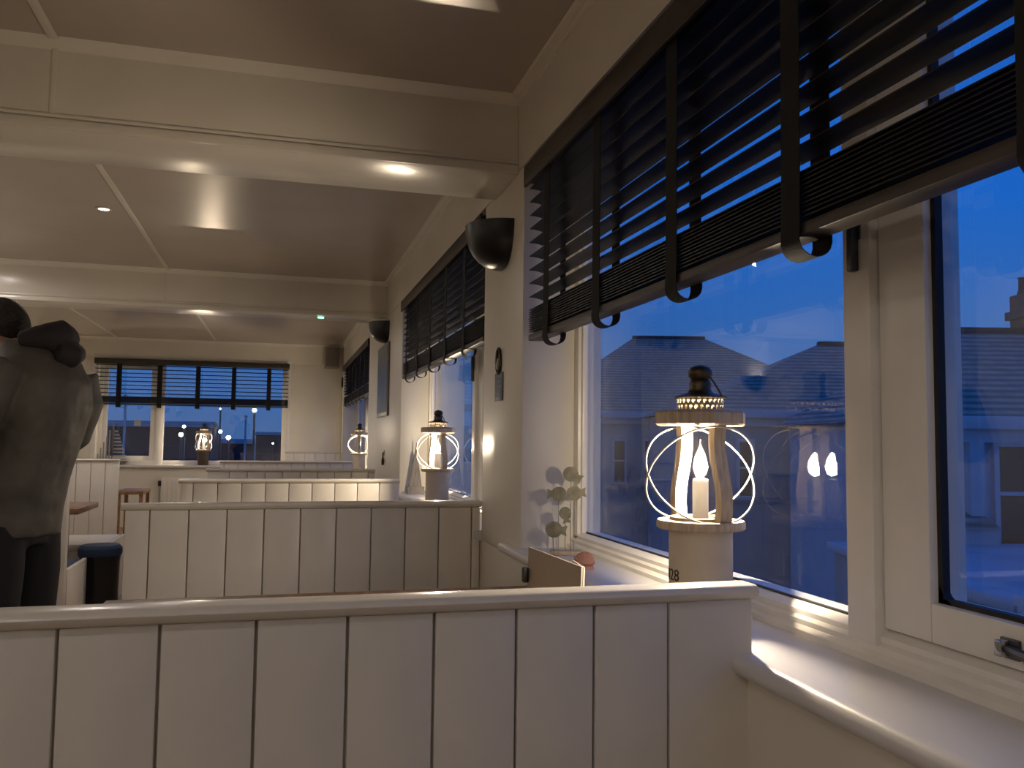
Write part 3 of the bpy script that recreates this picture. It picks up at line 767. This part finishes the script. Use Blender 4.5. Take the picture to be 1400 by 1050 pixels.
# ------------------------------------------------------------------ outside
GRND = -2.9
SLATE = None
def roof_mat():
    m = bpy.data.materials.new('slate_roof'); m.use_nodes = True; n = m.node_tree; p = n.nodes['Principled BSDF']
    p.inputs['Roughness'].default_value = .75
    tc = n.nodes.new('ShaderNodeTexCoord'); wv = n.nodes.new('ShaderNodeTexWave'); wv.bands_direction = 'Z'; wv.inputs['Scale'].default_value = 3.2; wv.inputs['Distortion'].default_value = .8; wv.inputs['Detail'].default_value = 2
    nz = n.nodes.new('ShaderNodeTexNoise'); nz.inputs['Scale'].default_value = 4
    mx = n.nodes.new('ShaderNodeMath'); mx.operation = 'MULTIPLY'
    r = n.nodes.new('ShaderNodeValToRGB'); r.color_ramp.elements[0].color = (.15, .125, .10, 1); r.color_ramp.elements[1].color = (.44, .37, .30, 1); r.color_ramp.elements[1].position = .6
    n.links.new(tc.outputs['Object'], wv.inputs[0]); n.links.new(tc.outputs['Object'], nz.inputs[0])
    n.links.new(wv.outputs['Fac'], mx.inputs[0]); n.links.new(nz.outputs['Fac'], mx.inputs[1]); n.links.new(mx.outputs[0], r.inputs[0]); n.links.new(r.outputs[0], p.inputs['Base Color'])
    return m
SLATE = roof_mat()
RENDER = mat('house_render', (.38, .38, .38), .9, var=.12, vscale=1.5)
HWHITE = mat('house_white', (.50, .51, .53), .8, var=.06)
BRICK = mat('chimney_brick', (.07, .06, .06), .9, var=.3, vscale=12)
FELT = mat('flat_roof_felt', (.42, .44, .48), .75, var=.2, vscale=1.2)
HGLASS = mat('house_glass', (.02, .025, .035), .08, var=.1)
ASPH = mat('quay_ground', (.05, .055, .065), .6, var=.3, vscale=.4)
SEA = mat('harbour_water', (.02, .035, .06), .12, var=.3, vscale=.3, bump=.3, bscale=1.5)
struct('ground', B().box(-80, 80, 12.7, 60, GRND-.3, GRND).box(1.6, 80, -40, 12.7, GRND-.3, GRND), ASPH, 'dark ground of the street outside')
struct('harbour_water', B().box(-200, 200, 60, 420, GRND-.8, GRND-.4), SEA, 'dark harbour water beyond the quay')

UX = Vector((_X.x, 0, 0))
cr_ = Vector((RW[0][0], RW[1][0], 0)).normalized()       # horizontal right and forward of the street grid (turned 15 degrees)
cf_ = Vector((-RW[0][2], -RW[1][2], 0)).normalized()
YAW = math.atan2(cr_.y, cr_.x)
def street(d, px):                                       # ground position at view distance d below a pixel column
    p = at_depth(px, 600, d); return p.x, p.y
def house(label, d, px0, px1, py_eave, pr0, pr1, py_ridge, deep, wallm, wins, hips=True, name='house', group='houses across the street'):
    k = d/F; x0 = 0; x1 = (px1-px0)*k
    ox, oy = street(d, px0)
    t = thing(name, label, 'house', (ox, oy, GRND), YAW, group)
    ze = at_depth((px0+px1)/2, py_eave, d).z-GRND
    dr = d+deep/2; kr = dr/F
    zr = at_depth((pr0+pr1)/2, py_ridge, dr).z-GRND
    r0 = ((pr0-700)*kr-(px0-700)*k); r1 = ((pr1-700)*kr-(px0-700)*k)
    B().box(.25, x1-.25, .25, deep, 0, ze).build('wall', wallm, t)
    b = B()
    v = [b.bm.verts.new(p) for p in ((0, 0, ze), (x1, 0, ze), (x1, deep+.2, ze), (0, deep+.2, ze), (r0, deep/2, zr), (r1, deep/2, zr))]
    for f in ((0, 1, 5, 4), (1, 2, 5), (2, 3, 4, 5), (3, 0, 4), (3, 2, 1, 0)): b.bm.faces.new([v[i] for i in f])
    rf = b.build('roof', SLATE, t, 10)
    B().box(r0-.05, r1+.05, deep/2-.1, deep/2+.1, zr-.05, zr+.07, .03).build('ridge_tiles', BRICK, rf)
    B().box(0, x1, -.05, .05, ze-.16, ze+.02, .02).build('gutter', HWHITE, t)
    B().box(.2, x1-.2, .10, .25, ze-.34, ze-.14).build('fascia', HWHITE, t)
    for (wx0, wx1, wy0, wy1) in wins:                    # windows given in pixels of the photograph
        a0, a1 = (wx0-px0)*k, (wx1-px0)*k
        z1 = at_depth((wx0+wx1)/2, wy0, d).z-GRND; z0 = at_depth((wx0+wx1)/2, wy1, d).z-GRND
        b = B(); fw = .07
        b.box(a0, a0+fw, .16, .26, z0, z1).box(a1-fw, a1, .16, .26, z0, z1).box(a0+fw, a1-fw, .16, .26, z1-fw, z1).box(a0-.05, a1+.05, .12, .26, z0-.06, z0+.03)
        b.box(a0+fw, a1-fw, .18, .26, (z0+z1)/2-.025, (z0+z1)/2+.025)
        wf = b.build('window_frame', HWHITE, t)
        B().box(a0+fw, a1-fw, .21, .25, z0+.03, (z0+z1)/2-.025).build('pane', HGLASS, wf)
        B().box(a0+fw, a1-fw, .21, .25, (z0+z1)/2+.025, z1-fw).build('pane', HGLASS, wf)
    return t, ze, zr
house('hip-roofed grey house seen behind the near lamp', 26.5, 715, 1226, 566, 866, 962, 461, 8, RENDER,
      [(838, 858, 600, 660), (880, 900, 600, 660)])
house('nearer hip-roofed house right of the near lamp, roof cut by the mullion', 19, 935, 1300, 563, 1122, 1200, 470, 6.5, RENDER, [(1010, 1035, 600, 680), (1110, 1140, 600, 680)])
hr, zer, zrr = house('white house with tiled roof seen through the right-hand sash', 11.5, 1285, 1760, 573, 1290, 1700, 454, 7, HWHITE,
      [(1368, 1432, 604, 748), (1520, 1580, 604, 748)])
# porch pilaster and little lean-to on the white house
k = 11.5/F
B().box((1330-1285)*k, (1350-1285)*k, .08, .25, 0, zer-.34).build('pilaster', HWHITE, hr)
zl = at_depth(1330, 716, 11.3).z-GRND
b = B(); b.prism([((1296-1285)*k, -.35, zl-.05), ((1296-1285)*k, .25, zl-.05), ((1296-1285)*k, .25, zl+.14)], ((1348-1296)*k, 0, 0)); b.build('lean_to_roof', SLATE, hr)
B().box((1298-1285)*k, (1346-1285)*k, -.28, .25, 0, zl-.05).build('lean_to_wall', HWHITE, hr)
# chimney stack on the white house
kc = 15/F; cx = ((1395-700)*kc-(1262-700)*k); zt = at_depth(1392, 400, 15).z-GRND
ch = B().box(cx-.22, cx+.22, 3.25, 3.75, zrr-.9, zt, .02).box(cx-.28, cx+.28, 3.2, 3.8, zt-.45, zt-.30).build('chimney', BRICK, hr)
for dx in (-.10, .12): B().lathe([(.09, 0), (.11, .02), (.085, .08), (.08, .28), (.10, .30), (0, .30)], 14, (cx+dx, 3.5, zt)).build('chimney_pot', BRICK, ch)
B().box(-.35, .35, 3.3, 3.7, 0, .3).bm.free()
# flat roof of the neighbouring extension, just below the near window
ox, oy = street(9.8, 1210)
t = thing('flat_roof_extension', 'pale flat roof below the right-hand sash', 'roof', (ox, oy, GRND), YAW)
zz = at_depth(1350, 752, 10.6).z-GRND
B().box(0, 5.5, -2.6, 1.6, 0, zz-.12).build('wall', RENDER, t)
B().box(-.1, 5.6, -2.7, 1.65, zz-.12, zz, .03).build('felt_deck', FELT, t)
B().box(-.1, 5.6, -2.75, -2.6, zz-.15, zz+.06, .02).build('edge_trim', HWHITE, t)

# harbour side, seen through the end window
def far_shed(label, px0, px1, py, y, deep, m, wins=0, tall=None):
    a = at_y(px0, py, y); c = at_y(px1, py, y)
    t = thing('harbour_building', label, 'building', ((a.x+c.x)/2, y, GRND), 0, 'dark buildings along the harbour')
    hw = (c.x-a.x)/2; h = a.z-GRND
    B().box(-hw, hw, 0, deep, 0, h-.35).build('wall', mat('harbour_wall', (.035, .04, .05), .9), t)
    B().prism([(-hw-.1, -.2, h-.35), (-hw-.1, deep+.2, h-.35), (-hw-.1, deep/2, h)], (2*hw+.2, 0, 0)).build('roof', SLATE, t)
    for i in range(wins):
        x = -hw*.8+1.6*hw*i/max(1, wins-1)
        B().box(x-.35, x+.35, -.03, .03, 1.2, 2.3).build('window', HGLASS, t)
far_shed('long dark harbour shed seen behind the end wall lamp', 120, 284, 572, 44, 8, BRICK, 5)
far_shed('low distant harbour shed right of the end wall lamp', 292, 345, 600, 70, 8, BRICK, 3)
far_shed('distant low quay building at the right of the end window', 350, 400, 590, 90, 10, BRICK, 3)
WARM = glow('street_lamp_head', (1, .93, .72), 30)
COOL = glow('cool_lamp_head', (.75, .95, 1), 26)
def street_lamp(px, py, y, label, m, r):
    p = at_y(px, py, y)
    t = thing('street_lamp', label, 'street lamp', (p.x, p.y, GRND), 0, 'street lamps along the harbour')
    h = p.z-GRND
    B().tube([(0, 0, 0), (0, 0, h-.1), (0, 0, h+.1)], [.07, .05, .04], 10).build('post', STEEL, t)
    B().lathe([(0, h-r), (r*.7, h-r*.7), (r, h), (r*.7, h+r*.6), (0, h+r*.8)], 16, (0, -.15, 0)).build('lamp_head', m, t)
    B().tube([(0, 0, h), (0, -.15, h+r*.9)], .03, 6).build('arm', STEEL, t)
street_lamp(252, 583, 40, 'upper of two warm lamps left of the end wall lantern', WARM, .07)
street_lamp(248, 594, 36, 'lower of two warm lamps left of the end wall lantern', WARM, .09)
street_lamp(301.5, 590, 50, 'bluish harbour lamp just right of the end wall lantern', COOL, .10)
street_lamp(312.5, 598, 46, 'brightest harbour lamp right of the end wall lantern', WARM, .12)
street_lamp(348, 561, 42, 'high warm harbour lamp near the blind at the right pane', WARM, .10)
street_lamp(301.6, 559, 60, 'tiny high harbour lamp just under the blind', WARM, .05)
street_lamp(373, 606, 75, 'tiny far harbour lamp low at the right pane', COOL, .07)
for px, y, top, lab in ((336, 26, 572, 'slim pale pole in the right pane of the end window'), (172, 20, 545, 'slim pale pole behind the striped sail ornament')):
    p = at_y(px, top, y)
    pl = thing('flag_pole', lab, 'pole', (p.x, y, GRND))
    B().tube([(0, 0, 0), (0, 0, p.z-GRND)], [.035, .025], 10).build('shaft', mat('pole_white', (.5, .5, .5), .5), pl)
    B().lathe([(0, 0), (.05, .03), (.05, .07), (0, .1)], 12, (0, 0, p.z-GRND)).build('finial', CHROME, pl)
